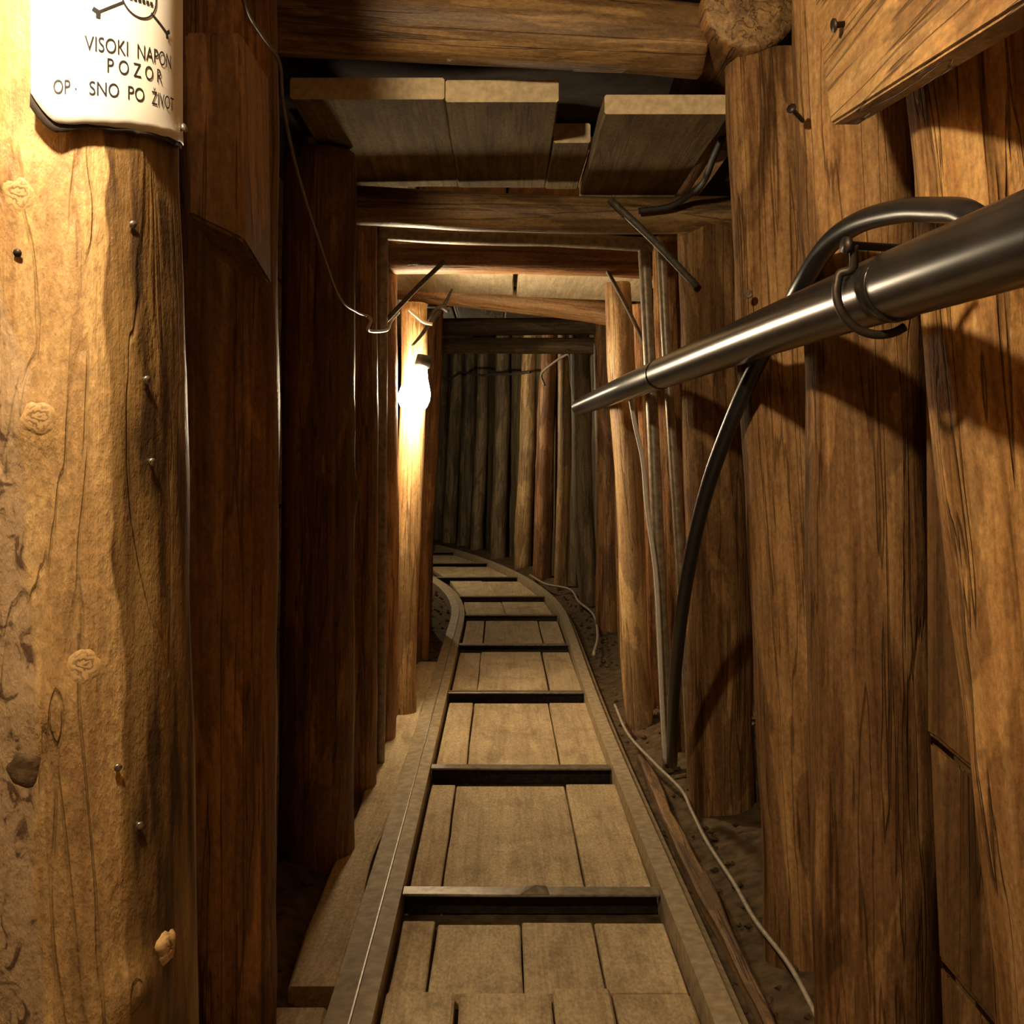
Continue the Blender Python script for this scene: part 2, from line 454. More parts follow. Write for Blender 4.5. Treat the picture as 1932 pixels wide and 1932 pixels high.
def tube(name, pts, r, mat, parent=None, nseg=10, sub=8, smooth_path=True, origin=None):
    path = catmull(pts, sub) if smooth_path else [Vector(p) for p in pts]
    rad = r if callable(r) else (lambda t: r)
    verts, faces = [], []
    n = len(path)
    up = Vector((0.13, 0.31, 0.94)).normalized()
    prev = None
    for j, p in enumerate(path):
        tan = (path[min(j + 1, n - 1)] - path[max(j - 1, 0)]).normalized()
        if prev is None:
            u = tan.cross(up)
            if u.length < 1e-3:
                u = tan.cross(Vector((1, 0, 0)))
            u.normalize()
        else:
            u = (prev - tan * prev.dot(tan)).normalized()
        prev = u
        v = tan.cross(u)
        rr = rad(j / (n - 1))
        for i in range(nseg):
            a = 2 * math.pi * i / nseg
            verts.append(p + (u * math.cos(a) + v * math.sin(a)) * rr)
    for j in range(n - 1):
        for i in range(nseg):
            a, b = j * nseg + i, j * nseg + (i + 1) % nseg
            faces.append((a, b, b + nseg, a + nseg))
    faces.append(tuple(reversed(range(nseg))))
    faces.append(tuple((n - 1) * nseg + i for i in range(nseg)))
    org = Vector(origin) if origin else path[0].copy()
    me = pymesh(name, [v - org for v in verts], faces)
    o = link(name, me, mat, None, smooth=True)
    o.location = org
    if parent:
        put(o, parent)
    return o


def lathe(name, prof, mat, loc, direction=(0, 0, 1), nseg=20, parent=None):
    verts, faces = [], []
    for (r, z) in prof:
        for i in range(nseg):
            a = 2 * math.pi * i / nseg
            verts.append((r * math.cos(a), r * math.sin(a), z))
    for j in range(len(prof) - 1):
        for i in range(nseg):
            a, b = j * nseg + i, j * nseg + (i + 1) % nseg
            faces.append((a, b, b + nseg, a + nseg))
    faces.append(tuple(reversed(range(nseg))))
    faces.append(tuple((len(prof) - 1) * nseg + i for i in range(nseg)))
    me = pymesh(name, verts, faces)
    o = link(name, me, mat, None, smooth=True)
    o.location = loc
    o.rotation_mode = 'QUATERNION'
    o.rotation_quaternion = Vector((0, 0, 1)).rotation_difference(Vector(direction).normalized())
    if parent:
        put(o, parent)
    return o


def extrude_profile(name, prof, path, mat, parent=None):
    """sweep an (offset, height) outline along a plan path of (x, y) points; offset is to the right of travel"""
    verts, faces = [], []
    n = len(path); k = len(prof)
    for j, (x, y) in enumerate(path):
        xa, ya = path[max(j - 1, 0)]; xb, yb = path[min(j + 1, n - 1)]
        t = Vector((xb - xa, yb - ya)).normalized()
        nx, ny = t.y, -t.x
        for (o_, h) in prof:
            verts.append((x + nx * o_, y + ny * o_, h))
    for j in range(n - 1):
        for i in range(k):
            a, b = j * k + i, j * k + (i + 1) % k
            faces.append((a, b, b + k, a + k))
    faces.append(tuple(reversed(range(k))))
    faces.append(tuple((n - 1) * k + i for i in range(k)))
    me = pymesh(name, verts, faces)
    bm = bmesh.new(); bm.from_mesh(me); bmesh.ops.recalc_face_normals(bm, faces=bm.faces); bm.to_mesh(me); bm.free()
    o = link(name, me, mat)
    if parent:
        put(o, parent)
    return o


def nail(parent, tip, head, r=0.003, mat=None):
    tip, head = Vector(tip), Vector(head)
    d = head - tip
    return lathe('nail', [(r * 0.6, 0), (r, 0.004), (r, d.length - 0.003), (r * 2.2, d.length - 0.002), (r * 2.2, d.length)], mat or M_IRON, tip, d, 8, parent)


# ------------------------------------------------------------------ the tunnel shell
def bendx(Y, x):
    """the line x = const of the straight part, followed round the bend"""
    if Y <= 7.0:
        return x
    return x - (Y - 7.0) ** 2 / 30.0


LW = [(-0.66, -1.5), (-0.66, 4.0), (-0.68, 6.5), (-0.80, 8.0), (-1.10, 9.5), (-1.60, 11.0), (-2.4, 12.6), (-3.2, 13.8)]
RW = [(0.95, -1.5), (0.95, 4.0), (0.98, 7.0), (0.98, 8.4), (0.86, 10.0), (0.48, 11.7), (-0.20, 13.5), (-1.0, 15.2), (-1.9, 16.6)]
ZTOP = ZC + 1.70


def resample(pts, step):
    out = []
    for a, b in zip(pts[:-1], pts[1:]):
        a, b = Vector(a), Vector(b)
        n = max(1, int((b - a).length / step))
        for i in range(n):
            out.append(a + (b - a) * i / n)
    out.append(Vector(pts[-1]))
    return out


def wall(name, pts, sgn, label):
    path = resample(pts, 0.12)
    nz = 16
    verts, faces = [], []
    for p in path:
        for k in range(nz + 1):
            z = -0.25 + (ZTOP + 0.25) * k / nz
            d = 0.05 * noise.noise((p.x * 2.5, p.y * 2.5, z * 2.5)) + 0.025 * noise.noise((p.x * 9, p.y * 9, z * 9))
            verts.append((p.x + sgn * (0.03 + d), p.y, z))
    for j in range(len(path) - 1):
        for k in range(nz):
            a = j * (nz + 1) + k
            f = (a, a + 1, a + nz + 2, a + nz + 1)
            faces.append(f if sgn > 0 else tuple(reversed(f)))
    o = link(name, pymesh(name, verts, faces), M_WALL, None, True)
    tag(o, label, 'wall', None, 'structure')
    return o


wall_left = wall('wall_left', LW, -1, 'dark earth side of the tunnel behind the posts, lamp side')
wall_right = wall('wall_right', RW, 1, 'earth side of the tunnel behind the posts, pipe side')


def sheet(name, zfun, label, cat, mat, y0=-1.5, y1=16.0):
    verts, faces = [], []
    ny, nx = 150, 26
    for j in range(ny + 1):
        Y = y0 + (y1 - y0) * j / ny
        def xi(pts):
            for (xa, ya), (xb, yb) in zip(pts[:-1], pts[1:]):
                if ya <= Y <= yb:
                    return xa + (xb - xa) * (Y - ya) / (yb - ya)
            return pts[-1][0]
        xl, xr = xi(LW) - 0.12, xi(RW) + 0.12
        for i in range(nx + 1):
            x = xl + (xr - xl) * i / nx
            verts.append((x, Y, zfun(x, Y)))
    for j in range(ny):
        for i in range(nx):
            a = j * (nx + 1) + i
            faces.append((a, a + 1, a + nx + 2, a + nx + 1))
    o = link(name, pymesh(name, verts, faces), mat, None, True)
    tag(o, label, cat, None, 'structure')
    return o


def soil_z(x, Y):
    xx = x - (bendx(Y, 0.07) - 0.07)
    side = max(0.0, abs(xx - 0.08) - 0.42)
    base = -0.035 + min(side * 0.35, 0.06)
    amp = 0.004 + min(side * 0.12, 0.02)
    return base + amp * (noise.noise((x * 9, Y * 9, 0)) + 0.6 * noise.noise((x * 25, Y * 25, 3)))


floor = sheet('floor', soil_z, 'packed earth floor of the tunnel under planks and rails', 'floor', M_SOIL)
ceiling = sheet('ceiling', lambda x, y: ZC + 1.05 + 0.5 * max(0.0, min(1.0, (y - 7.3) / 0.5)) + 0.03 * noise.noise((x * 3, y * 3, 8)), 'dark earth roof of the tunnel above the boards', 'ceiling', M_WALL)

# lagging planks on both walls, running along the tunnel behind the posts
rows = [(-0.02, 0.255), (0.262, 0.60), (0.608, 0.93), (0.938, 1.24), (1.25, 1.54), (1.55, 1.82)]
for (za, zb) in rows:
    for (ya, yb) in ((-0.4, 1.35), (1.61, 2.72), (2.73, 4.3), (4.31, 6.2)):
        j = rnd.uniform(-0.006, 0.006)
        slab('plank', 0.772 + j, 0.802 + j, ya, yb, za, zb, M_LAG, wall_right, jag=0.006, bev=0.005)
        slab('plank', -0.625 + j, -0.595 + j, ya, yb, za, zb, M_LAG, wall_left, jag=0.006, bev=0.005)

# ------------------------------------------------------------------ floor planks (children of the floor)
TIES = [1.50, 2.62, 3.68, 4.87, 6.12, 7.27, 8.25, 9.6, 10.9, 12.2]
bays = {
    0: [(-0.225, -0.10), (-0.085, 0.10), (0.112, 0.20), (0.212, 0.372)],
    1: [(-0.224, -0.150), (-0.145, 0.044), (0.048, 0.209), (0.213, 0.372)],
    2: [(-0.224, -0.148), (-0.143, 0.207), (0.211, 0.372)],
    3: [(-0.224, -0.120), (-0.115, 0.204), (0.209, 0.372)],
    4: [(-0.224, -0.110), (-0.106, 0.218), (0.228, 0.372)],
    5: [(-0.222, -0.105), (-0.097, 0.240), (0.250, 0.370)],
}
front = [0.45] + TIES
for b, (ya, yb) in enumerate(zip([0.4] + TIES[:-1], TIES)):
    lo = ya + 0.035 + rnd.uniform(0, 0.012)
    hi = yb - (0.10 if b < 3 else 0.06)
    if b == 1:
        # two lengths in the bay before the nearest visible tie
        for (x0, x1) in [(-0.225, -0.090), (-0.082, 0.098), (0.103, 0.214), (0.219, 0.372)]:
            slab('plank', x0, x1, lo, 2.165 + rnd.uniform(-0.02, 0.015), -0.03, 0.012 + rnd.uniform(-0.003, 0.004), M_FLOORP, floor, bev=0.005, jag=0.004)
        for (x0, x1) in bays[1]:
            slab('plank', x0, x1, 2.185, hi + rnd.uniform(-0.02, 0.01), -0.03, 0.002 + rnd.uniform(-0.003, 0.003), M_FLOORP, floor, bev=0.003, jag=0.003)
        continue
    cols = bays.get(b, [(-0.225, 0.05), (0.056, 0.370)])
    for (x0, x1) in cols:
        xm = (x0 + x1) / 2
        slab('plank', x0, x1, lo, hi + rnd.uniform(-0.025, 0.005), -0.03, rnd.uniform(-0.002, 0.005), M_FLOORP, floor, bev=0.003, jag=0.003,
             sk0=bendx(lo, 0), sk1=bendx(hi, 0))

# ------------------------------------------------------------------ track
track = empty('railway_track', (0.07, 1.0, 0))
tag(track, 'narrow gauge rail track with steel cross ties along the tunnel floor', 'rail track')
ys = [0.3 + 0.35 * i for i in range(37)]
lp = [(bendx(y, -0.235) - (0.018 * max(0, y - 7) ** 2 if y > 7 else 0), y) for y in ys if y < 11.5]
rp_ = [(bendx(y, 0.375) + 0.01 * math.sin(y * 1.1), y) for y in ys]
extrude_profile('rail', [(0.0, -0.03), (0.0, 0.036), (-0.040, 0.040), (-0.088, 0.034), (-0.088, -0.03)], lp, M_RAIL, track)
e = extrude_profile('rail_lip', [(-0.037, 0.036), (-0.037, 0.0465), (-0.040, 0.0465), (-0.040, 0.036)], [p for p in lp if p[1] < 8.2], M_EDGE, track)
extrude_profile('rail', [(0.0, -0.03), (0.0, 0.050), (0.046, 0.052), (0.052, 0.020), (0.078, 0.010), (0.078, -0.03)], rp_, M_RAIL, track)
for i, y in enumerate(TIES):
    sk = bendx(y, 0)
    a, b = -0.232 + sk, 0.374 + sk
    if y > 7.5:
        a -= 0.018 * (y - 7) ** 2
    # angle-iron tie: thin flat top leg, upright leg set back under it
    t = slab('crosstie', y - 0.020, y + 0.030, a, b, 0.026, 0.033, M_STEEL, track, axis='x', bev=0.002, jag=0.003)
    slab('tie_web', y + 0.022, y + 0.030, a, b, -0.03, 0.026, M_IRON, t, axis='x', bev=0.001, jag=0.001)
    if i == 1:   # bent-up flap of metal on the nearest tie
        me = pymesh('bent_flap', [(0.045, y - 0.021, 0.0335), (0.115, y - 0.021, 0.0335), (0.082, y - 0.004, 0.050), (0.06, y + 0.03, 0.0335), (0.11, y + 0.03, 0.0335)],
                    [(0, 1, 2), (0, 2, 3), (1, 4, 2), (2, 4, 3)])
        put(link('bent_flap', me, M_STEEL), track)

# timber strip beside the rails
kb = slab('kerb_board', -0.425, -0.327, 2.16, 5.6, -0.02, 0.028, M_FLOORP, None, jag=0.02, bev=0.006, nlen=26, sk0=0.0, sk1=0.0)
tag(kb, 'long dusty board lying on the floor outside the lamp-side rail', 'board')
kb2 = slab('floor_board', -0.47, -0.33, 1.0, 2.12, -0.03, 0.005, M_FLOORP, None, jag=0.01, bev=0.006, nlen=8)
tag(kb2, 'short dusty board end on to the long kerb board by the rail', 'board')
ks = slab('edge_batten', 0.478, 0.515, 2.02, 3.9, -0.02, 0.020, M_LAG, None, jag=0.016, bev=0.006, nlen=20)
tag(ks, 'thin rough batten lying along the outside of the pipe-side rail', 'batten')
kq = slab('floor_board', 0.462, 0.56, 1.05, 2.0, -0.02, 0.024, M_FLOORP, None, jag=0.008, bev=0.006, nlen=8)
tag(kq, 'pale board stub lying beside the pipe-side rail under the cord', 'board')

# rubble along both edges of the floor (uncountable)
rv, rf = [], []
for i in range(420):
    y = rnd.uniform(1.6, 9.0)
    s = rnd.choice((0, 1, 1))
    x = bendx(y, rnd.uniform(0.47, 0.66) if s else rnd.uniform(-0.54, -0.43 if y < 5.6 else -0.34))
    r = rnd.uniform(0.005, 0.016)
    z = soil_z(x, y) + r * 0.3
    b0 = len(rv)
    for (dx, dy, dz) in ((1, 0, 0), (0, 1, 0), (-1, 0, 0), (0, -1, 0), (0, 0, 1), (0, 0, -1), (.6, .6, .5), (-.6, -.6, .5)):
        k = r * rnd.uniform(0.7, 1.2)
        rv.append((x + dx * k, y + dy * k, z + dz * k * 0.8))
    rf += [(b0, b0 + 6, b0 + 4), (b0 + 6, b0 + 1, b0 + 4), (b0 + 1, b0 + 2, b0 + 4), (b0 + 2, b0 + 7, b0 + 4), (b0 + 7, b0 + 3, b0 + 4), (b0 + 3, b0, b0 + 4), (b0, b0 + 1, b0 + 6), (b0 + 2, b0 + 3, b0 + 7)]
    rf += [(b0 + 1, b0, b0 + 5), (b0 + 2, b0 + 1, b0 + 5), (b0 + 3, b0 + 2, b0 + 5), (b0, b0 + 3, b0 + 5)]
rub = link('rubble', pymesh('rubble', rv, rf), M_SOIL)
tag(rub, 'loose earth crumbs and stones along the floor edges', 'rubble', None, 'stuff')

# ------------------------------------------------------------------ the big near post with the warning sign
PX0, PX1, PY = -0.434, -0.455, 1.14       # foot and head of the post axis
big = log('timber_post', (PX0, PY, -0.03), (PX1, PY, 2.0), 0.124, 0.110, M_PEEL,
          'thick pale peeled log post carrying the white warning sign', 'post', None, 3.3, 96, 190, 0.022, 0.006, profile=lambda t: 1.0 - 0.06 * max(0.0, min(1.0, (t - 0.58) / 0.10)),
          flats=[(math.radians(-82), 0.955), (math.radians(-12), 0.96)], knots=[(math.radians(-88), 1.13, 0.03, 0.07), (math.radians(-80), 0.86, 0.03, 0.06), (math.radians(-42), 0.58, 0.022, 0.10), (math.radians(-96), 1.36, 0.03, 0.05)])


def on_big(ang_deg, z, off=0.0):
    """point on the post: angle from the side facing -Y towards +X, absolute height"""
    t = (z + 0.03) / 2.03
    cx_ = PX0 + (PX1 - PX0) * t
    r = 0.124 + (0.110 - 0.124) * t + off
    a = math.radians(ang_deg)
    return Vector((cx_ + r * math.sin(a), PY - r * math.cos(a), z)), Vector((math.sin(a), -math.cos(a), 0))


from mathutils.bvhtree import BVHTree
bpy.context.view_layer.update()
_bm = bmesh.new(); _bm.from_mesh(big.data); _bm.transform(big.matrix_world)
BIG = BVHTree.FromBMesh(_bm)
_bm.free()


def skin(ang_deg, z, off):
    """point on the real, uneven surface of the big post"""
    p, n = on_big(ang_deg, z, 0.06)
    hit = BIG.ray_cast(p, -n, 0.2)[0]
    return (hit if hit else p - n * 0.06) + n * off


def big_knot(ang, z, r, mat, proud=0.002, seed=1.0):
    vv = [skin(ang, z, 0.0008 + proud * 0.5)]
    ff = []
    nr, na = 5, 22
    for k in range(1, nr + 1):
        t = k / nr
        for i in range(na):
            a = 2 * math.pi * i / na
            rr = r * t * (1 + 0.35 * noise.noise((math.cos(a) * 1.5 + seed, math.sin(a) * 1.5, 2.0)))
            da = math.degrees(rr * math.cos(a) / 0.115)
            h = (0.0006 + proud * (1 - t * t) ** 0.5 + 0.0004 * math.sin(t * 14)) if k < nr else -0.0006
            vv.append(skin(ang + da, z + 1.15 * rr * math.sin(a), h))
    for i in range(na):
        ff.append((0, 1 + i, 1 + (i + 1) % na))
    for k in range(nr - 1):
        for i in range(na):
            a = 1 + k * na + i; b = 1 + k * na + (i + 1) % na
            ff.append((a, a + na, b + na, b))
    o = link('knot', pymesh('knot', [v - vv[0] for v in vv], ff), mat, None, True)
    o.location = vv[0]
    put(o, big)
    return o


big_knot(8, 1.098, 0.016, M_KNOTP, 0.0006, 1)
big_knot(26, 0.866, 0.016, M_KNOTP, 0.0006, 2)
big_knot(66, 0.578, 0.015, M_KNOTP, 0.006, 3)
big_knot(-2, 1.308, 0.016, M_KNOTP, 0.0004, 4)
big_knot(0, 0.772, 0.016, M_KNOT, 0.001, 5)
for (a_, z_) in ((-2, 1.255), (40, 0.77), (50, 0.71), (57, 1.14), (60, 1.06), (52, 1.29)):
    n = on_big(a_, z_)[1]
    p = skin(a_, z_, -0.004)
    nail(big, p, p + n * 0.009 + Vector((0, 0, -0.003)), 0.0018, M_IRON if a_ < 30 else M_NAIL)

# the sign: an enamelled sheet bent round the post
SX, SR = -0.4535, 0.1200


def on_sign(s, z, off=0.0):
    """s = arc length in metres from the side facing -Y, round to +X"""
    a = s / SR
    return Vector((SX + (SR + off) * math.sin(a), PY - (SR + off) * math.cos(a), z + 0.11 * (s - 0.085)))


S0, S1 = math.radians(8.5) * SR, math.radians(103) * SR
sv, sf = [], []
ns, nzs = 40, 30
ZB, ZT = ZC + 0.317, ZC + 0.600
for j in range(nzs + 1):
    for i in range(ns + 1):
        u = i / ns
        s = S0 + (S1 - S0) * u
        # torn lower left corner and slightly uneven lower edge
        zb = ZB + 0.0015 * noise.noise((u * 14, 1, 1))
        if u < 0.12:
            zb += 0.030 * (1 - u / 0.12) ** 1.4
        z = zb + (ZT - zb) * j / nzs
        lift = 0.0015 * math.sin(u * 9) if j < 2 else 0.0
        sv.append(on_sign(s, z, lift * (1 - j / 2)))
for j in range(nzs):
    for i in range(ns):
        a = j * (ns + 1) + i
        sf.append((a, a + 1, a + ns + 2, a + ns + 1))
sign = empty('warning_sign', on_sign((S0 + S1) / 2, ZB))
tag(sign, 'curved white high voltage warning sign nailed to the thick pale post', 'sign')
so = link('sign_plate', pymesh('sign_plate', sv, sf), M_SIGN, None, True)
sm = so.modifiers.new('thick', 'SOLIDIFY'); sm.thickness = 0.0014; sm.offset = -1
put(so, sign)
# burnt, curled edge showing below the plate
bv, bf = [], []
for i in range(61):
    u = i / 60
    s = S0 + (S1 - S0) * u - 0.001
    zb = ZB + 0.0015 * noise.noise((u * 14, 1, 1)) + (0.030 * max(0, 1 - u / 0.12) ** 1.4 if u < 0.12 else 0)
    w = 0.0035 + 0.003 * abs(noise.noise((u * 22, 4, 2))) + (0.009 * max(0, 1 - u / 0.22))
    bv.append(on_sign(s, zb - w, -0.001)); bv.append(on_sign(s, zb + 0.004, -0.0022))
for i in range(60):
    bf.append((2 * i, 2 * i + 2, 2 * i + 3, 2 * i + 1))
bo = link('burnt_edge', pymesh('burnt_edge', bv, bf), M_RUST, None, True)
sm = bo.modifiers.new('thick', 'SOLIDIFY'); sm.thickness = 0.0012; sm.offset = -1
put(bo, sign)
p_ = on_sign(math.radians(94) * SR, ZB + 0.012, -0.004)
nail(sign, p_, p_ + Vector((0.010, -0.003, 0.003)), 0.0022, M_NAIL)


def sign_text(txt, s_start, s_end, zbase, height, name='lettering'):
    cu = bpy.data.curves.new('tmp_text', 'FONT')
    cu.body = txt
    cu.size = 1.0
    cu.resolution_u = 4
    to = bpy.data.objects.new('tmp_text', cu)
    COL.objects.link(to)
    bpy.context.view_layer.update()
    dg = bpy.context.evaluated_depsgraph_get()
    me = bpy.data.meshes.new_from_object(to.evaluated_get(dg))
    bpy.data.objects.remove(to)
    bpy.data.curves.remove(cu)
    bm = bmesh.new(); bm.from_mesh(me)
    x0 = min(v.co.x for v in bm.verts); x1 = max(v.co.x for v in bm.verts)
    hcap = 0.73
    bmesh.ops.triangulate(bm, faces=bm.faces)
    for v in bm.verts:
        s = s_start + (s_end - s_start) * (v.co.x - x0) / (x1 - x0)
        z = zbase + height * v.co.y / hcap
        v.co = on_sign(s, z, 0.0005)
    bm.to_mesh(me); bm.free()
    o = link(name, me, M_INK)
    put(o, sign)
    return o


rad = math.radians
sign_text('VISOKI', rad(31) * SR, rad(51) * SR, ZC + 0.3865, 0.0150)
sign_text('NAPON', rad(56) * SR, rad(80) * SR, ZC + 0.3865, 0.0150)
sign_text('P O Z O R', rad(41) * SR, rad(72) * SR, ZC + 0.3680, 0.0145)
sign_text('OP', rad(18) * SR, rad(25) * SR, ZC + 0.3450, 0.0140)
sign_text('.', rad(27) * SR, rad(27.6) * SR, ZC + 0.349, 0.012)
sign_text('SNO', rad(33) * SR, rad(46.5) * SR, ZC + 0.3450, 0.0140)
sign_text('PO', rad(51) * SR, rad(60) * SR, ZC + 0.3450, 0.0140)
sign_text('ŽIVOT', rad(64.5) * SR, rad(83) * SR, ZC + 0.3450, 0.0140)


def ribbon2(pts, w, name='emblem_line', closed=False):
    vv, ff = [], []
    if len(pts) == 2:
        (sa, za), (sb, zb) = pts
        pts = [(sa + (sb - sa) * i / 8, za + (zb - za) * i / 8) for i in range(9)]
    n = len(pts)
    for i, (s, z) in enumerate(pts):
        a = pts[max(i - 1, 0)]; b = pts[min(i + 1, n - 1)]
        t = Vector((b[0] - a[0], b[1] - a[1]))
        t = t.normalized() if t.length > 0 else Vector((1, 0))
        ww = w(i / max(1, n - 1)) if callable(w) else w
        vv.append(on_sign(s - t.y * ww / 2, z + t.x * ww / 2, 0.0006)); vv.append(on_sign(s + t.y * ww / 2, z - t.x * ww / 2, 0.0006))
    for i in range(n - 1):
        ff.append((2 * i, 2 * i + 1, 2 * i + 3, 2 * i + 2))
    o = link(name, pymesh(name, vv, ff), M_INK)
    put(o, sign)
    return o


ks_, kz = rad(57.5) * SR, ZC + 0.4265        # lowest point of the jaw
jaw = [(ks_ + 0.021 * math.sin(t), kz + 0.022 * (1 - math.cos(t))) for t in [(-1.75 + 3.5 * i / 24) for i in range(25)]]
dome = [(ks_ + 0.021 * math.sin(1.75) + 0.013 * math.sin(math.pi * i / 24) * (1 if i < 12 else 1) - (2 * 0.021 * math.sin(1.75)) * (i / 24), kz + 0.026 + 0.048 * math.sin(math.pi * i / 24)) for i in range(25)]
ribbon2(jaw, 0.0019, 'skull_jaw')
ribbon2(dome, 0.0019, 'skull_dome')
for k in range(6):
    s = ks_ - 0.0125 + 0.005 * k
    ribbon2([(s, kz + 0.017), (s + 0.0036, kz + 0.017)], 0.004, 'skull_tooth')
for dx in (-0.008, 0.008):
    ribbon2([(ks_ + dx - 0.004, kz + 0.045), (ks_ + dx + 0.004, kz + 0.045)], 0.007, 'skull_eye')
for (sx, sz, ex, ez) in ((ks_ - 0.019, kz + 0.011, ks_ - 0.044, kz - 0.003), (ks_ + 0.014, kz + 0.008, ks_ + 0.040, kz - 0.006),
                         (ks_ - 0.022, kz + 0.052, ks_ - 0.044, kz + 0.064), (ks_ + 0.022, kz + 0.052, ks_ + 0.044, kz + 0.064)):
    ribbon2([(sx, sz), (ex, ez)], 0.0024, 'crossbone')
    d = Vector((ex - sx, ez - sz)).normalized(); nn = Vector((-d.y, d.x))
    for q in (-1, 1):
        ribbon2([(ex - d.x * 0.001, ez - d.y * 0.001), (ex + d.x * 0.002 + nn.x * 0.005 * q, ez + d.y * 0.002 + nn.y * 0.005 * q)], 0.0042, 'bone_end')

# ------------------------------------------------------------------ posts on the lamp side
def post(x0, x1, y, r, label, mat=M_POST, top=1.86, y1=None, seed=None, **k):
    return log('timber_post', (x0, y, -0.06), (x1, y if y1 is None else y1, top), r, r * 0.94, mat, label, 'post', None, seed, **k)


post(-0.505, -0.500, 1.95, 0.108, 'dark log post behind the thick signed post, beside the slant-cut timber', top=1.98, seed=11, nseg=30, nlen=50)
post(-0.487, -0.478, 2.90, 0.100, 'dark log post in front of the steel frame on the wire side', seed=12, nseg=30, nlen=60, knots=[(0.1, 1.03, 0.03, 0.14), (0.0, 1.22, 0.03, 0.06)])
post(-0.478, -0.470, 3.52, 0.080, 'dark log post hidden between steel frame and wire hook', seed=13)
post(-0.485, -0.470, 4.12, 0.092, 'reddish dark log post just in front of the lit lamp post', M_RED, seed=14)
lampost = post(-0.402, -0.352, 4.50, 0.056, 'slim brightly lit pole post behind the glowing bulb', M_PALE, top=ZC + 0.63, seed=15, nlen=50, bend=0.03, rough=0.05)
post(-0.455, -0.372, 5.95, 0.066, 'dark slim post beyond the glowing bulb pole', seed=16)
post(-0.50, -0.45, 6.9, 0.07, 'dark post at the start of the bend, lamp side', seed=17)

# slant-cut squared timber nailed above
tv = [(-0.455, 1.60, ZC + .355), (-0.372, 1.60, ZC + .315), (-0.372, 1.79, ZC + .280), (-0.455, 1.79, ZC + .320),
      (-0.460, 1.60, ZC + .62), (-0.377, 1.60, ZC + .62), (-0.377, 1.79, ZC + .62), (-0.460, 1.79, ZC + .62)]
me = pymesh('slant_cut_timber', [Vector(v) - Vector((-0.415, 1.7, ZC + .28)) for v in tv], [(3, 2, 1, 0), (4, 5, 6, 7), (0, 1, 5, 4), (1, 2, 6, 5), (2, 3, 7, 6), (3, 0, 4, 7)])
bm = bmesh.new(); bm.from_mesh(me); bmesh.ops.recalc_face_normals(bm, faces=bm.faces); bmesh.ops.bevel(bm, geom=bm.edges[:], offset=0.005, segments=2, affect='EDGES'); bm.to_mesh(me); bm.free()
st = link('slant_cut_timber', me, M_BOARDV)
st.location = (-0.415, 1.7, ZC + .28)
tag(st, 'short squared timber with slanted lower end hanging beside the signed post', 'timber')

# ------------------------------------------------------------------ posts on the pipe side
def post_r(x0, x1, y, r, label, mat=M_POSTR, top=1.86, **k):
    return log('timber_post', (x0, y, -0.06), (x1, y, top), r, r * 0.96, mat, label, 'post', None, **k)


r0 = post_r(0.786, 0.612, 1.48, 0.096, 'splintered rough log post crossed by the pipe and diagonal board', M_SPLIT, top=2.0, seed=21, nseg=48, nlen=80, rough=0.07, bend=0.03)
r1 = post_r(0.650, 0.600, 1.88, 0.106, 'broad brown log post holding the pipe hook', M_POSTR, top=2.0, seed=22, nseg=48, nlen=80, rough=0.04)
r2 = post_r(0.680, 0.584, 2.36, 0.108, 'brown log post below the round log end', M_POSTR, top=ZC + 0.845, seed=23, nseg=36, nlen=60)
r3 = post_r(0.668, 0.625, 3.32, 0.098, 'dim brown log post beside the slender grey bar', M_POSTR, top=ZC + 0.76, seed=25)
post_r(0.66, 0.62, 4.00, 0.075, 'dark log post behind the steel frame, pipe side', M_POSTR, seed=26)
r5 = post_r(0.560, 0.468, 4.42, 0.056, 'slim sunny-lit pole post with the white cable, opposite the bulb', M_PALE, top=ZC + 0.70, seed=27, nlen=50, rough=0.05, bend=0.02)
post_r(0.635, 0.575, 4.62, 0.045, 'thin leaning pole tight behind the pale cable pole', M_RED, top=1.7, seed=28)
post_r(0.67, 0.62, 5.6, 0.07, 'dark log post past the pale cable pole', M_POSTR, seed=29)


def wall_knot(parent, px, py, Y, r, mat=M_KNOT):
    p = at(px, py, Y)
    n = (Vector((0, 0, ZC)) - p); n.z *= 0.3; n.normalize()
    return lathe('knot', [(r, 0), (r * 0.95, 0.003), (r * 0.7, 0.004), (r * 0.5, 0.0025), (r * 0.2, 0.004)], mat, p, n, 14, parent)


wall_knot(r1, 1690, 1765, 1.80, 0.015)
wall_knot(r2, 1412, 555, 2.258, 0.009)
# nails in the posts
for (par, px, py, Y) in ((r1, 1498, 213, 1.80),):
    p = at(px, py, Y)
    nail(par, p + Vector((0.02, 0.015, -0.01)), p + Vector((-0.008, -0.012, 0.004)), 0.004)

def prism_board(name, face_pts, thick_dir, mat, label, cat):
    n = len(face_pts)
    vv = [Vector(p) for p in face_pts] + [Vector(p) + Vector(thick_dir) for p in face_pts]
    org = vv[0].copy()
    ff = [tuple(range(n)), tuple(reversed(range(n, 2 * n)))] + [(i, i + n, (i + 1) % n + n, (i + 1) % n) for i in range(n)]
    me = pymesh(name, [v - org for v in vv], ff)
    bm = bmesh.new(); bm.from_mesh(me); bmesh.ops.recalc_face_normals(bm, faces=bm.faces)
    bmesh.ops.bevel(bm, geom=bm.edges[:], offset=0.004, segments=2, affect='EDGES')
    bm.to_mesh(me); bm.free()
    o = link(name, me, mat)
    o.location = org
    return tag(o, label, cat)


# upright backing boards filling the gap between the broad post and the splintered post
def bz(px, py, Y=1.66):
    v = at(px, py, Y)
    return (v.x, v.z)


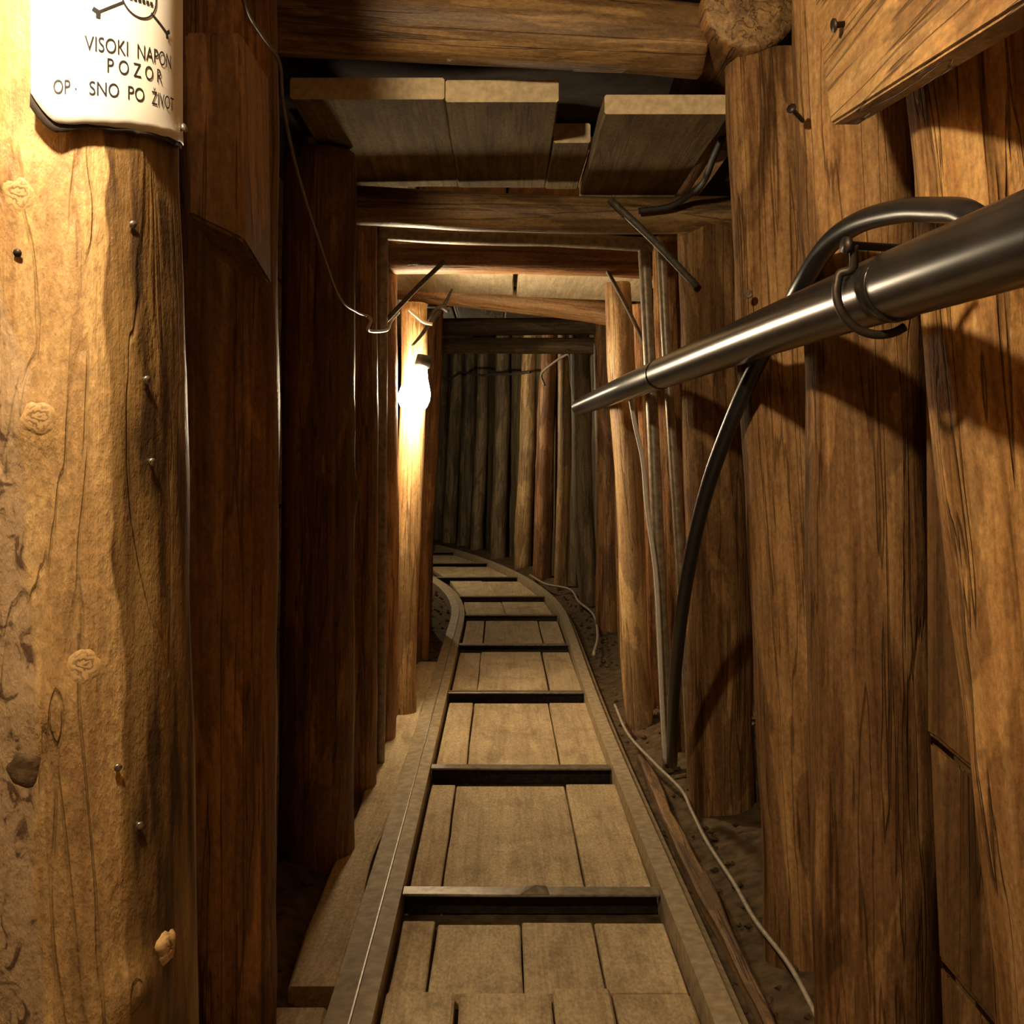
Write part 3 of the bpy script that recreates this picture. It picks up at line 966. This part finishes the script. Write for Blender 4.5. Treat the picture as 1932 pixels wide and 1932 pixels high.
def backing(corners):
    o = prism_board('plank', [Vector((x, 1.66, z)) for (x, z) in corners], (0, 0.03, 0), M_BOARDV, None, None)
    put(o, wall_right)


backing([(0.648, 1.56), (0.706, 1.56), (0.83, bz(1985, 1580)[1]), bz(1764, 1392)])
backing([bz(1768, 1407), (0.83, bz(1985, 1594)[1]), (0.83, bz(1985, 2060)[1]), bz(1786, 1822)])
backing([bz(1788, 1836), (0.83, bz(1985, 2073)[1]), (0.83, -0.03), (0.684, -0.03)])

# log end above and the roof beams
log('plate_log', (0.515, 2.26, ZC + 0.935), (0.555, 3.6, ZC + 0.945), 0.098, 0.09, M_POST, 'short log lying along the tunnel, round sawn end above a post', 'log', None, 31, 30, 20, capmat=M_BEAM)
log('roof_beam', (-0.60, 2.40, ZC + 0.975), (0.436, 2.40, ZC + 0.908), 0.084, 0.078, M_BEAM, 'stout cross log under the roof with a square sawn end', 'beam', None, 32, 32, 40, bend=0.02)
log('roof_beam', (-0.60, 3.26, ZC + 0.752), (0.70, 3.26, ZC + 0.722), 0.056, 0.054, M_BEAM, 'dark cross log just above the steel frame', 'beam', None, 33, 26, 40, bend=0.03)
log('roof_beam', (-0.56, 4.10, ZC + 0.745), (0.60, 4.10, ZC + 0.720), 0.056, 0.056, M_RED, 'reddish cross log between steel frame and the pale lit boards', 'beam', None, 34, 24, 36, bend=0.03)
log('roof_beam', (-0.50, 5.42, ZC + 0.845), (0.56, 5.42, ZC + 0.712), 0.064, 0.062, M_ORANGE, 'tilted orange cross pole under the pale lit roof boards', 'beam', None, 35, 24, 36, bend=0.02, knots=[(2.6, 0.87, 0.02, 0.1)])
b4 = log('roof_beam', (-0.50, 7.0, ZC + 0.835), (0.72, 7.0, ZC + 0.845), 0.055, 0.055, M_GREY, 'grey weathered cross pole, upper of the two before the bend', 'beam', None, 36, 20, 30)
log('roof_beam', (-0.50, 7.05, ZC + 0.725), (0.72, 7.05, ZC + 0.725), 0.052, 0.052, M_GREY, 'dark cross pole, lower of the two before the bend', 'beam', None, 37, 20, 30)

# roof boards (children of the ceiling)
Zr = ZC + 0.9
Zn = ZC + 0.8125
slab('plank', -0.478, -0.1275, 2.50, 3.30, Zn + 0.003, Zn + 0.052, M_PLANKY, ceiling, jag=0.0012, endmat=M_ENDG)
slab('plank', -0.1265, 0.132, 2.51, 3.30, Zn, Zn + 0.050, M_PLANKY, ceiling, jag=0.0012, endmat=M_ENDG)
slab('plank', 0.134, 0.229, 2.82, 3.30, Zn - 0.004, Zn + 0.046, M_PLANKY, ceiling, jag=0.003, endmat=M_ENDG)
slab('plank', 0.235, 0.52, 2.50, 3.30, Zn - 0.030, Zn + 0.014, M_PLANKY, ceiling, jag=0.004, endmat=M_ENDG)
for (x0, x1, dz) in ((-0.6, -0.3, 0), (-0.292, 0.02, .006), (0.028, 0.36, 0), (0.368, 0.72, -.004)):
    slab('plank', x0, x1, 3.42, 4.35, Zr + .06 + dz, Zr + 0.10 + dz, M_LAG, ceiling, endmat=M_ENDG)
    slab('plank', x0, x1, 0.3, 2.2, Zr + 0.11 + dz, Zr + 0.15 + dz, M_LAG, ceiling, endmat=M_ENDG)
    slab('plank', x0, x1, 5.75, 7.6, Zr + .03 + dz, Zr + 0.07 + dz, M_LAG, ceiling, endmat=M_ENDG)
slab('plank', -0.58, 0.055, 4.20, 5.33, ZC + 0.805, ZC + 0.845, M_SAWN, ceiling, jag=0.01, endmat=M_ENDG, tilt=-0.04)
slab('plank', 0.075, 0.68, 4.20, 5.33, ZC + 0.772, ZC + 0.812, M_SAWN, ceiling, jag=0.01, endmat=M_ENDG, tilt=-0.04)
for k in range(8):
    y = 7.65 + k * 0.8
    for (x0, x1) in ((-0.7, 0.0), (0.01, 0.8)):
        slab('plank', x0, x1, y, y + 0.79, ZC + 1.42, ZC + 1.46, M_PLANKY, ceiling, sk0=bendx(y, 0), sk1=bendx(y + .79, 0))

# steel support frame
fr = empty('steel_support_frame', (0.05, 3.75, 0))
tag(fr, 'thin dusty steel door-like frame bracing the tunnel under the dark cross log', 'frame')
FY = 3.75
put(log('lintel', at(718, 440, FY), at(1228, 463, FY), 0.024, 0.024, M_STEEL, nseg=14, nlen=30, rough=0.12, bend=0.01), fr)
put(log('upright', (at(722, 1400, FY).x - 0.012, FY, 0.0), at(722, 446, FY), 0.019, 0.019, M_STEEL, nseg=12, nlen=20, rough=0.03, bend=0.004), fr)
put(log('upright', (at(1262, 1400, FY).x, FY, 0.0), at(1215, 466, FY), 0.021, 0.021, M_STEEL, nseg=12, nlen=20, rough=0.03, bend=0.004), fr)
bar = log('slender_bar', (at(1306, 1480, 3.55).x, 3.55, 0.0), at(1248, 470, 3.55), 0.015, 0.015, M_STEEL, 'slender grey upright bar between steel frame and dim log post', 'bar', None, 41, 12, 24, 0.03, 0.006)

# diagonal brace rods
for (nm, a, b, r, lab) in (
        ('brace_rod', at(1150, 376, 3.19), at(1314, 540, 3.20), 0.011, 'dark iron rod slanting from the cross log to the dim post'),
        ('brace_rod', at(1140, 500, 4.04), at(1216, 648, 4.2), 0.008, 'thin dark rod slanting down to the pale cable pole'),
        ('brace_rod', at(722, 612, 3.98), at(852, 480, 4.05), 0.009, 'dark iron rod slanting up from the wire side above the bulb')):
    o = tube(nm, [a, (a + b) / 2 + Vector((0, -0.01, 0.004)), b], r, M_ROD, None, 8, 6)
    tag(o, lab, 'rod')

# ------------------------------------------------------------------ diagonal board, pipe side, top
def onx(px, py, X):
    Y = X * F / (px - CX)
    return Vector((X, Y, ZC + (CY - py) / F * Y))


BX = 0.478
tip = onx(1567, 236, BX)
lowdir = (onx(1900, 25, BX) - tip)
lowdir.normalize()
perp = Vector((0, -lowdir.z, lowdir.y))
if perp.z < 0:
    perp = -perp
m_diag = wood('diagonal_board_wood', (0.17, 0.085, 0.032), (0.34, 0.19, 0.075), (0.45, 0.28, 0.125), 1, 0.55, 0.9, 0.8, 0.0)
db = prism_board('diagonal_board', [tip, tip + lowdir * 0.95, tip + lowdir * 0.95 + perp * 0.19, onx(1532, -40, BX)], (0.042, 0, 0), m_diag,
                 'sawn board nailed diagonally across the posts high on the pipe side', 'board')
p = onx(1592, 42, BX)
nail(db, p + Vector((0.02, 0, 0)), p + Vector((-0.016, -0.004, -0.006)), 0.0045)
p = onx(1880, 100, BX)

# ------------------------------------------------------------------ big pipe, hook, hose
def pipe_pt(px, py, X=0.455):
    return onx(px, py, X)


pp = [pipe_pt(2600, 222), pipe_pt(1932, 452), pipe_pt(1500, 606), pipe_pt(1300, 684, 0.445), pipe_pt(1175, 734, 0.405), at(1094, 768, 5.4)]
pipe = tube('water_pipe', pp, 0.0405, M_PIPE, None, 28, 14)
tag(pipe, 'long black glossy pipe hung along the tunnel posts', 'pipe')
# joint collars on the pipe
for (px, py, X_) in ((1690, 540, 0.455), (1245, 706, 0.429)):
    c = onx(px, py, X_)
    d = (onx(px + 20, py - 7.3, X_) - c)
    lathe('pipe_joint', [(0.0405, -0.012), (0.0414, -0.011), (0.0414, 0.011), (0.0405, 0.012)], M_PIPE, c, d, 26, pipe)
# hook: nail in the post, rod going down in front of and under the pipe
hc = onx(1660, 550, 0.455)
hk = empty('pipe_hook', at(1615, 462, 1.36))
tag(hk, 'rusty iron hook nailed to the broad post, looped under the pipe', 'hook')
ring = []
for k in range(13):
    a = math.radians(155 + 150 * k / 12)      # from the aisle side, under the pipe, to the wall side
    ring.append(Vector((hc.x + 0.052 * math.cos(a), hc.y + 0.0, hc.z + 0.052 * math.sin(a))))
top = [at(1611, 462, hc.y - 0.02), at(1609, 505, hc.y - 0.01)]
tube('hook_rod', top + ring, 0.0055, M_IRON, hk, 10, 6)
lathe('nail', [(0.004, 0), (0.005, 0.004), (0.005, 0.10), (0.010, 0.102), (0.010, 0.108)], M_IRON, at(1615, 462, hc.y - 0.02) + Vector((0.09, 0.03, 0)), Vector((-0.105, -0.03, 0)), 10, hk)

hose_pts = [at(2000, 520, 1.15), at(1900, 465, 1.22), at(1830, 405, 1.28), at(1770, 396, 1.38), at(1700, 398, 1.50), at(1620, 420, 1.64), at(1560, 465, 1.75), at(1512, 540, 1.86), at(1478, 605, 2.03),
            at(1432, 680, 2.18), at(1382, 790, 2.30), at(1335, 920, 2.45), at(1302, 1060, 2.62), at(1281, 1200, 2.8), at(1270, 1330, 3.0), at(1268, 1440, 3.3)]
hose = tube('black_hose', hose_pts, 0.0165, M_HOSE, None, 14, 8)
tag(hose, 'thick black hose arching over the pipe and hanging down to the floor', 'hose')

# ------------------------------------------------------------------ cables and wires
def cable(name, pts, r, mat, label, cat='cable', sub=8):
    o = tube(name, pts, r, mat, None, 8, sub)
    return tag(o, label, cat)


def fl(px, py, h=0.02):
    """a point on the floor seen at this pixel"""
    Y = (ZC - h) * F / (py - CY)
    return Vector(((px - CX) / F * Y, Y, h))


cable('floor_cord', [fl(1575, 1980, .04), fl(1545, 1925, .04), fl(1490, 1822, .045), fl(1424, 1735, .05), fl(1384, 1665, .045), fl(1335, 1590, .045), fl(1305, 1530, .04), fl(1285, 1490, .045), fl(1235, 1440, .05), fl(1185, 1385, .06), fl(1160, 1330, .06)],
      0.0055, M_CABLE, 'pale cord trailing over the floor beside the pipe-side rail', 'cord')
cable('post_cable', [at(1186, 728, 3.68), at(1198, 800, 3.68), at(1213, 870, 3.69), at(1221, 960, 3.69), at(1237, 1080, 3.69), at(1244, 1200, 3.69), at(1250, 1340, 3.69), at(1256, 1440, 3.69)],
      0.0080, M_WHITEC, 'white cable running down in front of the pale pole post opposite the bulb')
cable('overhead_wire', [at(440, -120, 1.5), at(462, 10, 1.62), at(490, 62, 1.75), at(527, 118, 1.86), at(535, 200, 1.92), at(560, 320, 2.05), at(600, 450, 2.28), at(640, 560, 2.55), at(672, 588, 2.78), at(693, 596, 3.0)],
      0.0032, M_WIRE, 'thin sagging wire coming down from the roof on the sign side', 'wire')
hw = empty('wire_hook', at(695, 620, 3.05))
tag(hw, 'small bright bent wire hook at the end of the sagging wire', 'hook')
tube('hook_rod', [at(693, 596, 3.0), at(700, 604, 3.02), at(694, 622, 3.05), at(712, 625, 3.2), at(732, 621, 3.5), at(738, 606, 3.7), at(752, 590, 3.9)], 0.0048, M_WHITEC, hw, 8, 6)
cable('lamp_lead', [at(772, 584, 4.38), at(785, 596, 4.36), at(800, 608, 4.36), at(816, 612, 4.36)], 0.0065, M_WHITEC, 'short white cable end sticking out above the bulb')
ct = empty('iron_cramp', at(825, 592, 4.6))
tag(ct, 'dark forked iron cramp above the bulb, against the orange pole', 'cramp')
tube('cramp_arm', [at(853, 546, 4.62), at(838, 575, 4.56), at(818, 600, 4.5), at(795, 632, 4.44), at(778, 652, 4.40)], lambda t: 0.010 - 0.005 * abs(2 * t - 1), M_IRON, ct, 8, 6)
tube('cramp_arm', [at(772, 566, 4.50), at(790, 588, 4.52), at(806, 604, 4.52), at(826, 592, 4.53)], 0.006, M_IRON, ct, 8, 6)
tube('cramp_arm', [at(806, 606, 4.52), at(830, 580, 4.53), at(846, 588, 4.55)], 0.011, M_IRON, ct, 8, 6)
cable('black_cable', [at(1362, 262, 2.75), at(1345, 300, 2.85), at(1328, 342, 3.0), at(1300, 368, 3.12), at(1262, 390, 3.17), at(1205, 398, 3.18)], 0.009, M_DARKC, 'black cable drooping from the roof boards along the cross log')

# ------------------------------------------------------------------ lamps
def lamp(base, direction, size, mat, label):
    """pear bulb in a black socket; base = where the socket meets the bulb, direction = towards the bulb's round end"""
    e_ = empty('light_bulb', base)
    tag(e_, label, 'lamp')
    k = size
    lathe('bulb', [(0.35 * k, 0), (0.42 * k, 0.25 * k), (0.52 * k, 0.6 * k), (0.75 * k, 1.1 * k), (0.95 * k, 1.55 * k), (1.0 * k, 2.0 * k), (0.93 * k, 2.4 * k), (0.72 * k, 2.72 * k), (0.4 * k, 2.92 * k), (0.08 * k, 3.0 * k)], mat, base, direction, 24, e_)
    d = Vector(direction).normalized()
    lathe('socket', [(0.30 * k, -0.75 * k), (0.48 * k, -0.7 * k), (0.5 * k, -0.1 * k), (0.44 * k, 0.02 * k)], M_SOCK, base, direction, 18, e_)
    return e_


la = at(796, 692, 4.35)
lb = at(772, 786, 4.33)
lamp(la, lb - la, (lb - la).length / 3.25, M_BULB_F, 'glowing white bulb hung on the slim pale post')
lamp(Vector((-0.392, 0.66, ZC + 0.80)), (0, 0, -1), 0.030, M_BULB_N, 'bulb hanging from the roof in front of the warning sign')

# ------------------------------------------------------------------ far bend: row of poles
far = [  # px top, px base, py base, diameter px, material, label
    (1146, 1146, 1190, 46, M_POST, 'dark broad post where the bend begins, beside the pale cable pole'),
    (1090, 1112, 1140, 40, M_GREY, 'greyish leaning pole with pale edge on the bend, past the pipe end'),
    (1068, 1058, 1108, 26, M_PALE, 'slim yellowish pole on the bend, third after the dark broad post'),
    (1040, 1022, 1090, 36, M_RED, 'reddish pole with a dark foot on the bend'),
    (1003, 985, 1068, 33, M_PALE, 'bright tan pole on the bend beside the reddish pole'),
    (951, 940, 1052, 30, M_GREY, 'grey pole standing alone between dark gaps on the bend'),
    (914, 899, 1038, 24, M_GREY, 'thin yellow-grey pole on the bend beside a dark gap'),
    (890, 873, 1030, 26, M_GREY, 'dim grey pole on the bend where the rail crosses behind it'),
    (862, 848, 1024, 26, M_GREY, 'dim pole on the far bend next to the beam end'),
    (838, 826, 1018, 24, M_GREY, 'dimmest pole at the far end of the bend, beside the lamp-side post'),
    (815, 806, 1012, 24, M_GREY, 'far pole at the end of the bend half hidden by the lamp-side post'),
]
for i, (pt, pb, yb, dpx, mt, lab) in enumerate(far):
    Y = (ZC - 0.02) * F / (yb - CY)
    b = Vector(((pb - CX) / F * Y, Y, -0.05))
    t = Vector(((pt - CX) / F * Y, Y, ZC + 1.36))
    r = dpx * Y / F / 2
    log('timber_post', b, t, r, r * 0.92, mt, lab, 'post', None, 60 + i, 16, 26, 0.06, 0.03)

cable('wall_cable', [at(835, 712, 12.4), at(850, 714, 12.3), at(872, 702, 12.0), at(905, 708, 11.4), at(935, 706, 11.0), at(970, 706, 10.4), at(1000, 702, 9.6)], 0.012, M_DARKC, 'dark cable swagged across the poles on the far bend')
cable('wall_cable', [at(1028, 728, 8.9), at(1022, 706, 8.9), at(1040, 688, 8.7), at(1062, 673, 8.4), at(1075, 672, 8.2), at(1078, 720, 8.0), at(1086, 760, 7.7), at(1100, 764, 6.1)], 0.010, M_CABLE, 'pale wire looping over the poles to the far end of the pipe')
cable('ground_cable', [fl(1000, 1085, .05), fl(1030, 1102, .06), fl(1075, 1112, .05), fl(1092, 1135, .05), fl(1120, 1160, .06), fl(1128, 1200, .05), fl(1120, 1235, .05)], 0.009, M_CABLE, 'pale cable lying at the foot of the bend poles')

# a further bulb round the bend, out of sight behind the lamp-side wall posts
lamp(Vector((-0.95, 9.3, ZC + 0.60)), (0, 0, -1), 0.035, M_BULB_B, 'bulb hanging round the bend behind the lamp-side posts')

# upright boards of the far bend wall, close behind the poles and parallel to their line
line = []
for (pt, pb, yb, dpx, mt, lab) in far:
    Y = (ZC - 0.02) * F / (yb - CY)
    line.append(Vector(((pb - CX) / F * Y, Y)))
line.insert(0, Vector((line[0].x + 0.03, line[0].y - 0.5)))
line.append(line[-1] + (line[-1] - line[-2]).normalized() * 1.2)
pts = resample(line, 0.27)
for a, b in zip(pts[:-1], pts[1:]):
    t = (b - a)
    w = t.length
    t.normalize()
    nrm = Vector((t.y, -t.x))
    m_ = (a + b) / 2 + nrm * (0.135 + rnd.uniform(0, 0.02))
    o = slab('plank', -w * 0.485, w * 0.485, -0.04, ZC + 1.36, -0.015, 0.015, M_GREYB, None, axis='z', jag=0.014, bev=0.004)
    o.location = (m_.x, m_.y, -0.04)
    o.rotation_euler = (0, 0, math.atan2(t.y, t.x))
    put(o, wall_right)
